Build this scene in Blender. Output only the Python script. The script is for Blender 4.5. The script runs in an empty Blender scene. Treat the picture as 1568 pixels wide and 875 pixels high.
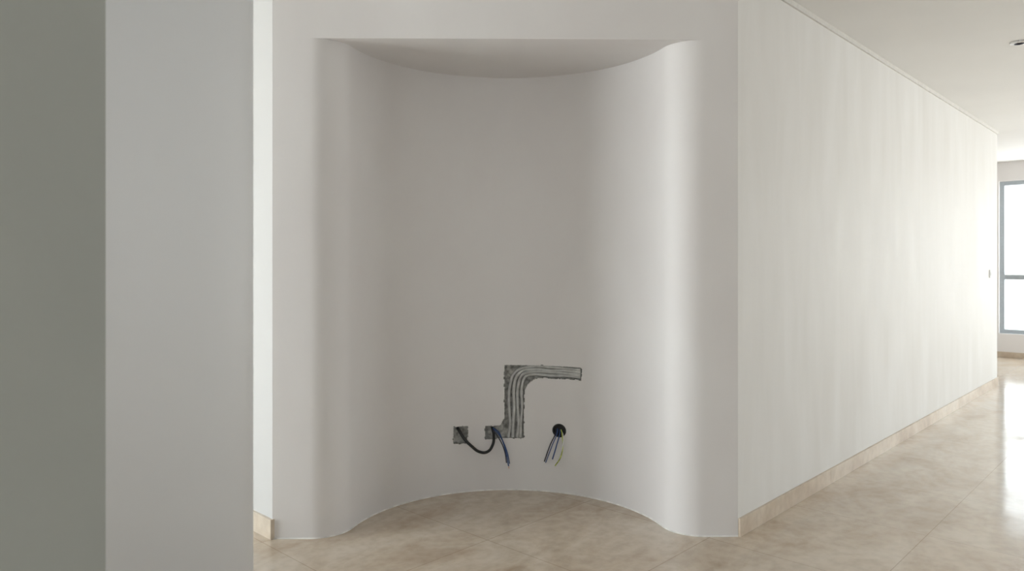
import bpy, math, random
from mathutils import Vector, noise
random.seed(4)
sc=bpy.context.scene
COL=sc.collection
H=2.815
# ---------------------------------------------------------------- plan frame
P0=Vector((-1.174,3.583)); P1=Vector((1.117,3.615))
C1=P1.copy()
ea=Vector((.688,.726)).normalized(); eb=Vector((ea.y,-ea.x))
def F(a,b): return C1+ea*a+eb*b
eu=(P1-P0).normalized(); en=Vector((-eu.y,eu.x))
ORG=P0+eu*1.155
UL,UR=-1.155,(P1-P0).length-1.155
RC,RF,XF,XT=.82,.18,.971,.796
def dep(u):
    a=abs(u)
    if a<=XT: return -.06+math.sqrt(RC*RC-a*a)
    if a<XF: return RF-math.sqrt(max(0,RF*RF-(XF-a)**2))
    return 0.
def NP(u,off,z):
    p=ORG+eu*u+en*(dep(u)-off); return Vector((p.x,p.y,z))
def W(X,z,off): return NP(X+.019,off,z)

# ---------------------------------------------------------------- materials
def newmat(n):
    m=bpy.data.materials.new(n); m.use_nodes=True
    nt=m.node_tree; b=nt.nodes['Principled BSDF']; return m,nt,b
def N(nt,t,**k):
    n=nt.nodes.new(t)
    for a,v in k.items(): setattr(n,a,v)
    return n
def ramp(nt,fac,stops):
    r=N(nt,'ShaderNodeValToRGB'); e=r.color_ramp.elements
    e[0].position,e[0].color=stops[0][0],(*stops[0][1],1)
    e[1].position,e[1].color=stops[-1][0],(*stops[-1][1],1)
    for p,c in stops[1:-1]:
        x=e.new(p); x.color=(*c,1)
    nt.links.new(fac,r.inputs[0]); return r
def plaster(name,c1,c2,rough=.6,streak=False,bump=.08):
    m,nt,b=newmat(name); L=nt.links
    tc=N(nt,'ShaderNodeTexCoord'); mp=N(nt,'ShaderNodeMapping')
    L.new(tc.outputs['Object'],mp.inputs[0])
    mp.inputs['Scale'].default_value=(3,3,.6) if streak else (1.2,1.2,.6)
    n1=N(nt,'ShaderNodeTexNoise'); n1.inputs['Scale'].default_value=1.6; n1.inputs['Detail'].default_value=8; n1.inputs['Distortion'].default_value=.4
    L.new(mp.outputs[0],n1.inputs['Vector'])
    r=ramp(nt,n1.outputs['Fac'],[(.3,c1),(.7,c2)])
    L.new(r.outputs[0],b.inputs['Base Color'])
    n2=N(nt,'ShaderNodeTexNoise'); n2.inputs['Scale'].default_value=55; n2.inputs['Detail'].default_value=4
    L.new(tc.outputs['Object'],n2.inputs['Vector'])
    bp=N(nt,'ShaderNodeBump'); bp.inputs['Strength'].default_value=bump; bp.inputs['Distance'].default_value=.004
    L.new(n2.outputs['Fac'],bp.inputs['Height'])
    last=bp
    if streak:
        b2=N(nt,'ShaderNodeBump'); b2.inputs['Strength'].default_value=.03; b2.inputs['Distance'].default_value=.02
        L.new(n1.outputs['Fac'],b2.inputs['Height']); L.new(bp.outputs[0],b2.inputs['Normal']); last=b2
        mr=N(nt,'ShaderNodeMapRange'); mr.inputs['From Min'].default_value=.3; mr.inputs['From Max'].default_value=.7
        mr.inputs['To Min'].default_value=rough-.1; mr.inputs['To Max'].default_value=rough+.15
        L.new(n1.outputs['Fac'],mr.inputs['Value']); L.new(mr.outputs[0],b.inputs['Roughness'])
        b.inputs['Specular IOR Level'].default_value=.18
    else: b.inputs['Roughness'].default_value=rough
    L.new(last.outputs[0],b.inputs['Normal'])
    return m
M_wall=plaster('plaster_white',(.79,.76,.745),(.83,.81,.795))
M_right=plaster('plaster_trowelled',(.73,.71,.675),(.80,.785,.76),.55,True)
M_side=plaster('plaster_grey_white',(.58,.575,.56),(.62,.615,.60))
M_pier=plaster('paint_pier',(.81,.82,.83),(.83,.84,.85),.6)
M_pierA=plaster('grey_painted_shade',(.41,.425,.395),(.45,.465,.43),.6)  # greenish grey, with the shade of the pier's front face put into the colour
M_ceil=plaster('paint_ceiling',(.82,.81,.79),(.84,.83,.81),.7,False,.03)
def simple(name,c,rough=.5,metal=0,var=.12,sc_=30):
    m,nt,b=newmat(name); L=nt.links
    tc=N(nt,'ShaderNodeTexCoord'); n=N(nt,'ShaderNodeTexNoise'); n.inputs['Scale'].default_value=sc_; n.inputs['Detail'].default_value=4
    L.new(tc.outputs['Object'],n.inputs['Vector'])
    r=ramp(nt,n.outputs['Fac'],[(.3,tuple(x*(1-var) for x in c)),(.7,tuple(min(1,x*(1+var)) for x in c))])
    L.new(r.outputs[0],b.inputs['Base Color']); b.inputs['Roughness'].default_value=rough; b.inputs['Metallic'].default_value=metal
    return m
M_cement=simple('raw_cement',(.38,.375,.35),.95,0,.5,45)
M_conduit=simple('grey_conduit',(.54,.54,.525),.6,0,.22,22)
M_black=simple('black_rubber',(.012,.013,.014),.4)
M_blue=simple('blue_wire',(.04,.09,.24),.4)
M_dark=simple('dark_wire',(.03,.03,.05),.4)
M_yg=simple('yellow_green_wire',(.50,.56,.12),.4,0,.4,60)
M_copper=simple('copper',(.8,.45,.25),.3,1)
M_alu=simple('window_aluminium',(.40,.44,.47),.4,.3,.05)
M_white=simple('white_plastic',(.8,.8,.8),.35,0,.02)
M_steel=simple('steel',(.6,.6,.6),.25,1,.02)
M_caulk=simple('caulk',(.80,.78,.74),.7,0,.2,20)
M_gap=simple('shadow_gap_trim',(.70,.68,.64),.7,0,.05)
def stone(name,tiles=True):
    m,nt,b=newmat(name); L=nt.links
    tc=N(nt,'ShaderNodeTexCoord'); mp=N(nt,'ShaderNodeMapping',vector_type='TEXTURE')
    o=F(.656,.673); mp.inputs['Location'].default_value=(o.x,o.y,0)
    mp.inputs['Rotation'].default_value=(0,0,math.atan2(ea.y,ea.x))
    L.new(tc.outputs['Object'],mp.inputs[0])
    n1=N(nt,'ShaderNodeTexNoise'); n1.inputs['Scale'].default_value=2.0; n1.inputs['Detail'].default_value=10; n1.inputs['Roughness'].default_value=.6; n1.inputs['Distortion'].default_value=.5
    mp2=N(nt,'ShaderNodeMapping'); mp2.inputs['Scale'].default_value=(1,1.7,1); L.new(mp.outputs[0],mp2.inputs[0])
    L.new(mp2.outputs[0],n1.inputs['Vector'])
    r1=ramp(nt,n1.outputs['Fac'],[(.28,(.44,.335,.24)),(.42,(.57,.465,.355)),(.56,(.65,.555,.445)),(.75,(.73,.655,.555))])
    n2=N(nt,'ShaderNodeTexNoise'); n2.inputs['Scale'].default_value=18; n2.inputs['Detail'].default_value=6
    L.new(mp.outputs[0],n2.inputs['Vector'])
    r2=ramp(nt,n2.outputs['Fac'],[(.35,(.82,.80,.78)),(.6,(1,1,1))])
    mx=N(nt,'ShaderNodeMix',data_type='RGBA',blend_type='MULTIPLY'); mx.inputs[0].default_value=.6
    L.new(r1.outputs[0],mx.inputs[6]); L.new(r2.outputs[0],mx.inputs[7])
    out=mx.outputs[2]
    if tiles:
        br=N(nt,'ShaderNodeTexBrick'); br.offset=0; br.squash=1
        br.inputs['Scale'].default_value=1; br.inputs['Brick Width'].default_value=.77; br.inputs['Row Height'].default_value=.77
        br.inputs['Mortar Size'].default_value=.0018; br.inputs['Mortar Smooth'].default_value=.1
        br.inputs['Color1'].default_value=(.94,.94,.94,1); br.inputs['Color2'].default_value=(1,1,1,1); br.inputs['Mortar'].default_value=(.66,.62,.58,1)
        L.new(mp.outputs[0],br.inputs['Vector'])
        m3=N(nt,'ShaderNodeMix',data_type='RGBA',blend_type='MULTIPLY'); m3.inputs[0].default_value=1
        L.new(out,m3.inputs[6]); L.new(br.outputs['Color'],m3.inputs[7]); out=m3.outputs[2]
        mr=N(nt,'ShaderNodeMapRange'); mr.inputs['From Min'].default_value=.3; mr.inputs['From Max'].default_value=.7
        mr.inputs['To Min'].default_value=.20; mr.inputs['To Max'].default_value=.06
        L.new(n1.outputs['Fac'],mr.inputs['Value']); L.new(mr.outputs[0],b.inputs['Roughness'])
    else: b.inputs['Roughness'].default_value=.35
    L.new(out,b.inputs['Base Color'])
    return m
M_floor=stone('marble_floor'); M_base=stone('marble_skirting',False)

# ---------------------------------------------------------------- builders
def obj(name,verts,faces,mats,smooth=False,parent=None,mi=None,bevel=0):
    me=bpy.data.meshes.new(name); me.from_pydata([tuple(v) for v in verts],[],faces)
    for m in (mats if isinstance(mats,list) else [mats]): me.materials.append(m)
    for i,p in enumerate(me.polygons):
        if mi: p.material_index=mi[i]
        if smooth is True or (isinstance(smooth,list) and smooth[i]): p.use_smooth=True
    me.update(); o=bpy.data.objects.new(name,me); COL.objects.link(o)
    if parent: o.parent=parent
    if bevel:
        b=o.modifiers.new('bevel','BEVEL'); b.width=bevel; b.segments=3; b.limit_method='ANGLE'
    return o
def prism_data(poly,z0,z1):
    n=len(poly)
    ar=sum(poly[i][0]*poly[(i+1)%n][1]-poly[(i+1)%n][0]*poly[i][1] for i in range(n))
    if ar<0: poly=poly[::-1]
    v=[(p[0],p[1],z0) for p in poly]+[(p[0],p[1],z1) for p in poly]
    f=[tuple(range(n))[::-1],tuple(range(n,2*n))]
    f+=[(i,(i+1)%n,n+(i+1)%n,n+i) for i in range(n)]
    return v,f
def prism(name,poly,z0,z1,mat,**k):
    v,f=prism_data([tuple(p) for p in poly],z0,z1); return obj(name,v,f,mat,**k)
def multi(name,parts,mat,**k):
    V=[];Fc=[]
    for poly,z0,z1 in parts:
        v,f=prism_data([tuple(p) for p in poly],z0,z1); o=len(V)
        V+=v; Fc+=[tuple(i+o for i in q) for q in f]
    return obj(name,V,Fc,mat,**k)
def seg(p,q,t,n,a,b,t0=0):
    d=(q-p).normalized()
    return [p+d*a+n*t0,p+d*b+n*t0,p+d*b+n*t,p+d*a+n*t]
win_i=0
def wall(name,p,q,n,wins=(),mat=M_wall,t=.2,ext=.0):
    global win_i
    Lg=(q-p).length; parts=[]; c=-ext
    for (a,b,z0,z1,mu) in sorted(wins):
        parts.append((seg(p,q,t,n,c,a),0,H))
        if z0>0: parts.append((seg(p,q,t,n,a,b),0,z0))
        parts.append((seg(p,q,t,n,a,b),z1,H)); c=b
        win_i+=1
        e=bpy.data.objects.new('window_%d'%win_i,None); COL.objects.link(e)
        fr=[]; w=.06
        fr.append((seg(p,q,.13,n,a,a+w,.06),z0,z1)); fr.append((seg(p,q,.13,n,b-w,b,.06),z0,z1))
        fr.append((seg(p,q,.13,n,a+w,b-w,.06),z0,z0+w)); fr.append((seg(p,q,.13,n,a+w,b-w,.06),z1-w,z1))
        for k in range(1,mu):
            x=a+(b-a)*k/mu; fr.append((seg(p,q,.125,n,x-.035,x+.035,.065),z0+w,z1-w))
        fr.append((seg(p,q,.12,n,a+w,b-w,.07),1.12,1.19))
        multi('frame',fr,M_alu,parent=e)
        prism('glass',seg(p,q,.1,n,a+w,b-w,.094),z0+w,z1-w,M_glass,parent=e)
        d=(q-p).normalized()
        ld=bpy.data.lights.new('sky_portal','AREA'); ld.shape='RECTANGLE'; ld.size=b-a; ld.size_y=z1-z0
        ld.cycles.is_portal=True
        lo=bpy.data.objects.new('portal',ld); COL.objects.link(lo); lo.parent=e
        m=p+d*(a+b)/2+n*.19; lo.location=(m.x,m.y,(z0+z1)/2)
        lo.rotation_euler=Vector((-n.x,-n.y,0)).to_track_quat('-Z','Y').to_euler()
    parts.append((seg(p,q,t,n,c,Lg+ext),0,H))
    return multi(name,parts,mat)
M_glass=bpy.data.materials.new('window_glass'); M_glass.use_nodes=True
nt=M_glass.node_tree; nt.nodes.clear()
o_=N(nt,'ShaderNodeOutputMaterial'); t_=N(nt,'ShaderNodeBsdfTransparent'); g_=N(nt,'ShaderNodeBsdfGlossy'); g_.inputs['Roughness'].default_value=.02
x_=N(nt,'ShaderNodeMixShader'); x_.inputs[0].default_value=.05
t_.inputs[0].default_value=(.96,.98,.98,1)
nt.links.new(t_.outputs[0],x_.inputs[1]); nt.links.new(g_.outputs[0],x_.inputs[2]); nt.links.new(x_.outputs[0],o_.inputs[0])

# ---------------------------------------------------------------- shell
V0=F(9.13,4.5); V1=F(9.13,-4.5); V2=Vector((-5.5,7.68)); V3=Vector((-5.5,-3.2)); V4=F(-5,4.5)
hull=[V0,V1,V2,V3,V4]
prism('floor',hull,-.15,0,M_floor)
prism('ceiling',hull,H,H+.15,M_ceil)
def outn(p,q):
    d=(q-p).normalized(); n=Vector((d.y,-d.x)); c=sum(hull,Vector((0,0)))/5
    return n if (p-c).dot(n)>0 else -n
wall('wall_far',V1,V0,outn(V1,V0),[(4.5-.49,4.5+1.55,.34,2.54,2),(4.5+1.95,4.5+4.0,.34,2.54,2)],ext=.2)
wall('wall_rear',V1,V2,outn(V1,V2))
wall('wall_left',V3,V2,outn(V3,V2),[(3.2+1.35,3.2+3.4,.05,2.6,2)])
wall('wall_back',V3,V4,outn(V3,V4),[(4.1,5.55,1.0,2.35,2)])  # unseen window behind the camera, added to raise the ambient light
wall('wall_hall',V4,V0,outn(V4,V0),[(7.4,9.1,.34,2.54,2),(11.2,12.2,.34,2.54,2)])
prism('wall_right',[F(0,0),F(6.2,0),F(6.2,-.15),F(.0,-.15)],0,H,M_right)
prism('wall_right_end',[F(6.2,-.15),F(6.2,-5.15),F(6.05,-5.15),F(6.05,-.15)],0,H,M_wall)
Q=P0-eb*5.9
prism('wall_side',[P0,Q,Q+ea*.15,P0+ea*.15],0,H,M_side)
A_=Vector((-1.,1.8)); B_=Vector((-.685,1.865)); E_=Vector((-.7234,2.045))
arc=[A_*(1-t)**2+B_*2*t*(1-t)+E_*t*t for t in [k/20 for k in range(21)]]
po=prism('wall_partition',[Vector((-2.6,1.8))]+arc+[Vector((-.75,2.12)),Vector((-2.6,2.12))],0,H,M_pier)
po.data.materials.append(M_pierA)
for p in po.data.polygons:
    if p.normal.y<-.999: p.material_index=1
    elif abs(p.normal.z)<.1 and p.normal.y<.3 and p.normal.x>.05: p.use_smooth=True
# ---------------------------------------------------------------- niche wall
us=[UL,-1.06]
K=14
for i in range(K): 
    t=math.asin((XF-XT)/RF)*i/K; us.append(-(XF-RF*math.sin(t)))
a0=math.asin(XT/RC); a1=math.asin(.37/RC)
for i in range(24): us.append(-RC*math.sin(a0+(a1-a0)*i/24))
x=-.37
while x<.4651: us.append(x); x+=.005
a1=math.asin(.47/RC)
for i in range(20): us.append(RC*math.sin(a1+(a0-a1)*i/20))
for i in range(K+1):
    t=math.asin((XF-XT)/RF)*(K-i)/K; us.append(XF-RF*math.sin(t))
us+=[1.06,UR]
ZL=2.457
zs=[0,.1,.2]
z=.26
while z<.7701: zs.append(z); z+=.005
zs+=[1.0,1.4,1.8,2.2,ZL]
def inside(X,z):
    if (X-.288)**2+(z-.367)**2<.036**2: return 3
    j=.005*noise.noise(Vector((X*40,z*40,3)))+.0015*noise.noise(Vector((X*120,z*120,9)))
    X=X+j; z=z+j*.9
    if -.335<X<-.251 and .288<z<.391: return 1
    if -.151<X<-.02 and .308<z<.385: return 2
    if -.035<X<.082 and .308<z<.745: return 2
    if 0<X<.413 and .672<z<.745: return 2
    if -.06<X<=-.035 and .385<=z<.385+(X+.06)*1.8: return 2
    if .082<=X<.19 and .565<z<=.672 and (X-.19)**2+(z-.565)**2>.107**2: return 2
    return 0
nu,nz=len(us),len(zs)
mask=[[0]*(nz-1) for _ in range(nu-1)]
for i in range(nu-1):
    for j in range(nz-1):
        if us[i+1]-us[i]<.0056 and zs[j+1]-zs[j]<.0056:
            mask[i][j]=inside((us[i]+us[i+1])/2-.019,(zs[j]+zs[j+1])/2)
def mk(i,j): return mask[i][j] if 0<=i<nu-1 and 0<=j<nz-1 else 0
V=[];Fc=[];MI=[];SM=[]
fid={};bid={}
def jit(i,j):
    c=[mk(i-1,j-1),mk(i,j-1),mk(i-1,j),mk(i,j)]
    if any(c) and not all(c):
        return random.uniform(-.0011,.0011),random.uniform(-.0011,.0011)
    return 0,0
J={}
def base(i,j):
    if (i,j) not in J: J[(i,j)]=jit(i,j)
    return J[(i,j)]
def fv(i,j):
    if (i,j) not in fid:
        du,dz=base(i,j); fid[(i,j)]=len(V); V.append(NP(us[i]+du,0,zs[j]+dz))
    return fid[(i,j)]
def bv(i,j):
    if (i,j) not in bid:
        du,dz=base(i,j); bid[(i,j)]=len(V)
        d=.027+.010*noise.noise(Vector((us[i]*30,zs[j]*30,0)))
        V.append(NP(us[i]+du,-d,zs[j]+dz))
    return bid[(i,j)]
rim={}
def rv(i,j):
    if (i,j) not in rim:
        du,dz=base(i,j); rim[(i,j)]=len(V); V.append(NP(us[i]+du,0,zs[j]+dz))
    return rim[(i,j)]
for i in range(nu-1):
    for j in range(nz-1):
        if not mask[i][j]:
            Fc.append((fv(i,j),fv(i+1,j),fv(i+1,j+1),fv(i,j+1))); MI.append(0); SM.append(True)
        else:
            Fc.append((bv(i,j),bv(i+1,j),bv(i+1,j+1),bv(i,j+1))); MI.append(1); SM.append(False)
            for (di,dj,e) in ((-1,0,((i,j),(i,j+1))),(1,0,((i+1,j+1),(i+1,j))),(0,-1,((i+1,j),(i,j))),(0,1,((i,j+1),(i+1,j+1)))):
                if not mk(i+di,j+dj):
                    A,B=e; Fc.append((rv(*A),rv(*B),bv(*B),bv(*A))); MI.append(1); SM.append(False)
def LP(u,z): 
    p=ORG+eu*u; return (p.x,p.y,z)
o=len(V); V+=[LP(UL,ZL),LP(UR,ZL),LP(UR,H),LP(UL,H)]; Fc.append((o,o+1,o+2,o+3)); MI.append(0); SM.append(False)
cur=[u for u in us if -XF-1e-6<=u<=XF+1e-6]
o=len(V); V+=[NP(u,0,ZL) for u in cur]; Fc.append(tuple(range(o,o+len(cur)))); MI.append(0); SM.append(False)
obj('wall_niche',V,Fc,[M_wall,M_cement],smooth=SM,mi=MI)
# ---------------------------------------------------------------- tubes
def tube(name,pts,r,mat,parent=None,res=6,poly=False):
    cu=bpy.data.curves.new(name,'CURVE'); cu.dimensions='3D'; cu.bevel_depth=r; cu.bevel_resolution=3; cu.resolution_u=res; cu.use_fill_caps=True
    if poly:
        s=cu.splines.new('POLY'); s.points.add(len(pts)-1)
        for k,p in enumerate(pts): s.points[k].co=(*p,1)
    else:
        s=cu.splines.new('BEZIER'); s.bezier_points.add(len(pts)-1)
        for k,p in enumerate(pts):
            b=s.bezier_points[k]; b.co=p; b.handle_left_type=b.handle_right_type='AUTO'
    cu.materials.append(mat)
    ob=bpy.data.objects.new(name,cu); COL.objects.link(ob)
    if parent: ob.parent=parent
    return ob
def empty(n):
    e=bpy.data.objects.new(n,None); COL.objects.link(e); return e
cp=[]
for k,u in enumerate(us):
    if k%2 and -.37<u<.46: continue
    q=NP(u,-.001+.002*noise.noise(Vector((u*14,0,0))),.0); cp.append(q)
tube('trim_1',cp,.0055,M_caulk,poly=True)
e=empty('electrical_conduit_bundle')
spec=[(-.004,.734,.105,.0085,.010),(.022,.718,.085,.0098,.014),(.047,.704,.068,.0085,.010),(.069,.688,.052,.0092,.015)]
for k,(xo,zz,rr,rad,df) in enumerate(spec):
    s=.004*(-1)**k
    pts=[W(xo-.006,.312,-df-.004),W(xo+s,.40,-df),W(xo-s*.6,.49,-df+.003),W(xo+.004,zz-rr,-df)]
    pts+=[W(xo+.004+rr*.3,zz-rr*.3,-df),W(xo+.004+rr,zz,-df),W(.25,zz+s*.5,-df-.002),W(.34,zz-s*.5,-df-.004),W(.412,zz-.002,-df-.006)]
    tube('conduit_%d'%(k+1),pts,rad,M_conduit,e)
e=empty('black_power_cable')
tube('cable',[W(-.312,.378,-.024),W(-.30,.365,.0),W(-.272,.325,.03),W(-.23,.283,.045),W(-.178,.244,.05),W(-.135,.243,.05),W(-.106,.275,.04),W(-.098,.33,.012),W(-.108,.372,-.02)],.0085,M_black,e,12)
e=empty('blue_wire_pair')
tube('wire_1',[W(-.108,.372,-.02),W(-.09,.36,.01),W(-.055,.32,.03),W(-.028,.245,.035),W(-.010,.15,.025)],.0036,M_blue,e)
tube('wire_2',[W(-.112,.366,-.02),W(-.095,.352,.012),W(-.064,.312,.034),W(-.034,.245,.04),W(-.022,.17,.03)],.0034,M_dark,e)
tube('wire_3',[W(-.10,.366,-.02),W(-.07,.35,.012),W(-.044,.30,.03),W(-.020,.24,.035),W(-.004,.165,.03)],.003,M_blue,e)
tube('copper_tip',[W(-.010,.150,.025),W(-.008,.135,.024)],.002,M_copper,e)
e=empty('wall_box_wires')
tube('wire_1',[W(.272,.375,-.02),W(.268,.355,.008),W(.235,.288,.03),W(.20,.185,.03)],.0036,M_dark,e)
tube('wire_2',[W(.28,.378,-.02),W(.276,.355,.01),W(.247,.29,.034),W(.207,.18,.034)],.003,M_blue,e)
tube('wire_3',[W(.294,.372,-.02),W(.290,.352,.01),W(.268,.28,.036),W(.246,.205,.04)],.0036,M_blue,e)
tube('wire_4',[W(.300,.372,-.02),W(.303,.35,.01),W(.305,.29,.034),W(.292,.22,.04),W(.262,.165,.03)],.0036,M_yg,e)
tube('wire_5',[W(.305,.36,-.02),W(.309,.34,.012),W(.300,.27,.04),W(.275,.205,.04)],.003,M_white,e)
ring=[W(.288+.036*math.cos(t*math.pi/12),.367+.036*math.sin(t*math.pi/12),-.001) for t in range(25)]
tube('box_ring',ring,.0045,M_black,e,poly=True)
back=[W(.288+.036*math.cos(t*math.pi/12),.367+.036*math.sin(t*math.pi/12),-.014) for t in range(24)]
obj('box_back',back,[tuple(range(24))],M_black,parent=e)
# ---------------------------------------------------------------- skirtings
def sk(name,p,q,n,h=.09,t=.014,cut=1.2):
    Lg=(q-p).length; parts=[]; a=0
    while a<Lg:
        b=min(a+cut,Lg); parts.append((seg(p,q,t,n,a+.0008,b-.0008),0,h)); a=b
    return multi(name,parts,M_base,bevel=.0015)
sk('baseboard_right',F(.0,0),F(6.2,0),eb)
sk('baseboard_left',P0+eu*.012,Q,-ea,h=.098,t=.022)
sk('baseboard_far',F(9.13,-4.4),F(9.13,4.4),-ea,h=.08)
prism('trim_2',seg(F(0,0),F(6.2,0),.012,eb,0,6.2),H-.03,H,M_gap)
e=empty('light_switch')
prism('plate',seg(F(0,0),F(6.2,0),.012,eb,5.79,5.88),1.2,1.285,M_white,parent=e,bevel=.003)
prism('rocker',seg(F(0,0),F(6.2,0),.017,eb,5.81,5.86,.0121),1.22,1.265,M_white,parent=e,bevel=.002)
e=empty('recessed_downlight'); c=(3.35,4.83)
def disc(r0,r1,z0,z1,name,mat):
    n=32;v=[];f=[]
    for t in range(n):
        a=2*math.pi*t/n
        for r,z in ((r0,z0),(r1,z1)): v.append((c[0]+r*math.cos(a),c[1]+r*math.sin(a),z))
    for t in range(n): k=(t+1)%n; f.append((2*t,2*k,2*k+1,2*t+1))
    obj(name,v,f,mat,smooth=True,parent=e)
disc(.03,.052,H-.012,H-.008,'ring',M_steel); disc(.052,.054,H-.008,H,'rim',M_steel); disc(.03,.022,H-.012,H-.001,'cone',M_dark)
# ---------------------------------------------------------------- world: bright hazy sky, sunnier towards -X
w=bpy.data.worlds.new('sky'); sc.world=w; w.use_nodes=True; nt=w.node_tree; bg=nt.nodes['Background']
tc=N(nt,'ShaderNodeTexCoord'); sx=N(nt,'ShaderNodeSeparateXYZ'); nt.links.new(tc.outputs['Generated'],sx.inputs[0])
r=ramp(nt,sx.outputs['Z'],[(0,(.84,.84,.84)),(.5,(.86,.93,1.0))])
nt.links.new(r.outputs[0],bg.inputs[0])
mr=N(nt,'ShaderNodeMapRange'); mr.inputs['From Min'].default_value=-1; mr.inputs['From Max'].default_value=-.6
mr.inputs['To Min'].default_value=22; mr.inputs['To Max'].default_value=11.5
nt.links.new(sx.outputs['X'],mr.inputs['Value'])
my=N(nt,'ShaderNodeMapRange'); my.inputs['From Min'].default_value=.2; my.inputs['From Max'].default_value=.6
my.inputs['To Min'].default_value=1; my.inputs['To Max'].default_value=.36
nt.links.new(sx.outputs['Y'],my.inputs['Value'])
mm=N(nt,'ShaderNodeMath',operation='MULTIPLY'); nt.links.new(mr.outputs[0],mm.inputs[0]); nt.links.new(my.outputs[0],mm.inputs[1])
nt.links.new(mm.outputs[0],bg.inputs[1])
# ---------------------------------------------------------------- camera
cd=bpy.data.cameras.new('camera'); cam=bpy.data.objects.new('camera',cd); COL.objects.link(cam)
cam.location=(0,0,1.35); cam.rotation_euler=(math.radians(90),0,0)
cd.sensor_width=36; cd.lens=36*1120/1568; cd.shift_y=-33.5/1568
cd.dof.use_dof=True; cd.dof.focus_distance=4.2; cd.dof.aperture_fstop=2.8
sc.camera=cam
sc.view_settings.view_transform='Standard'
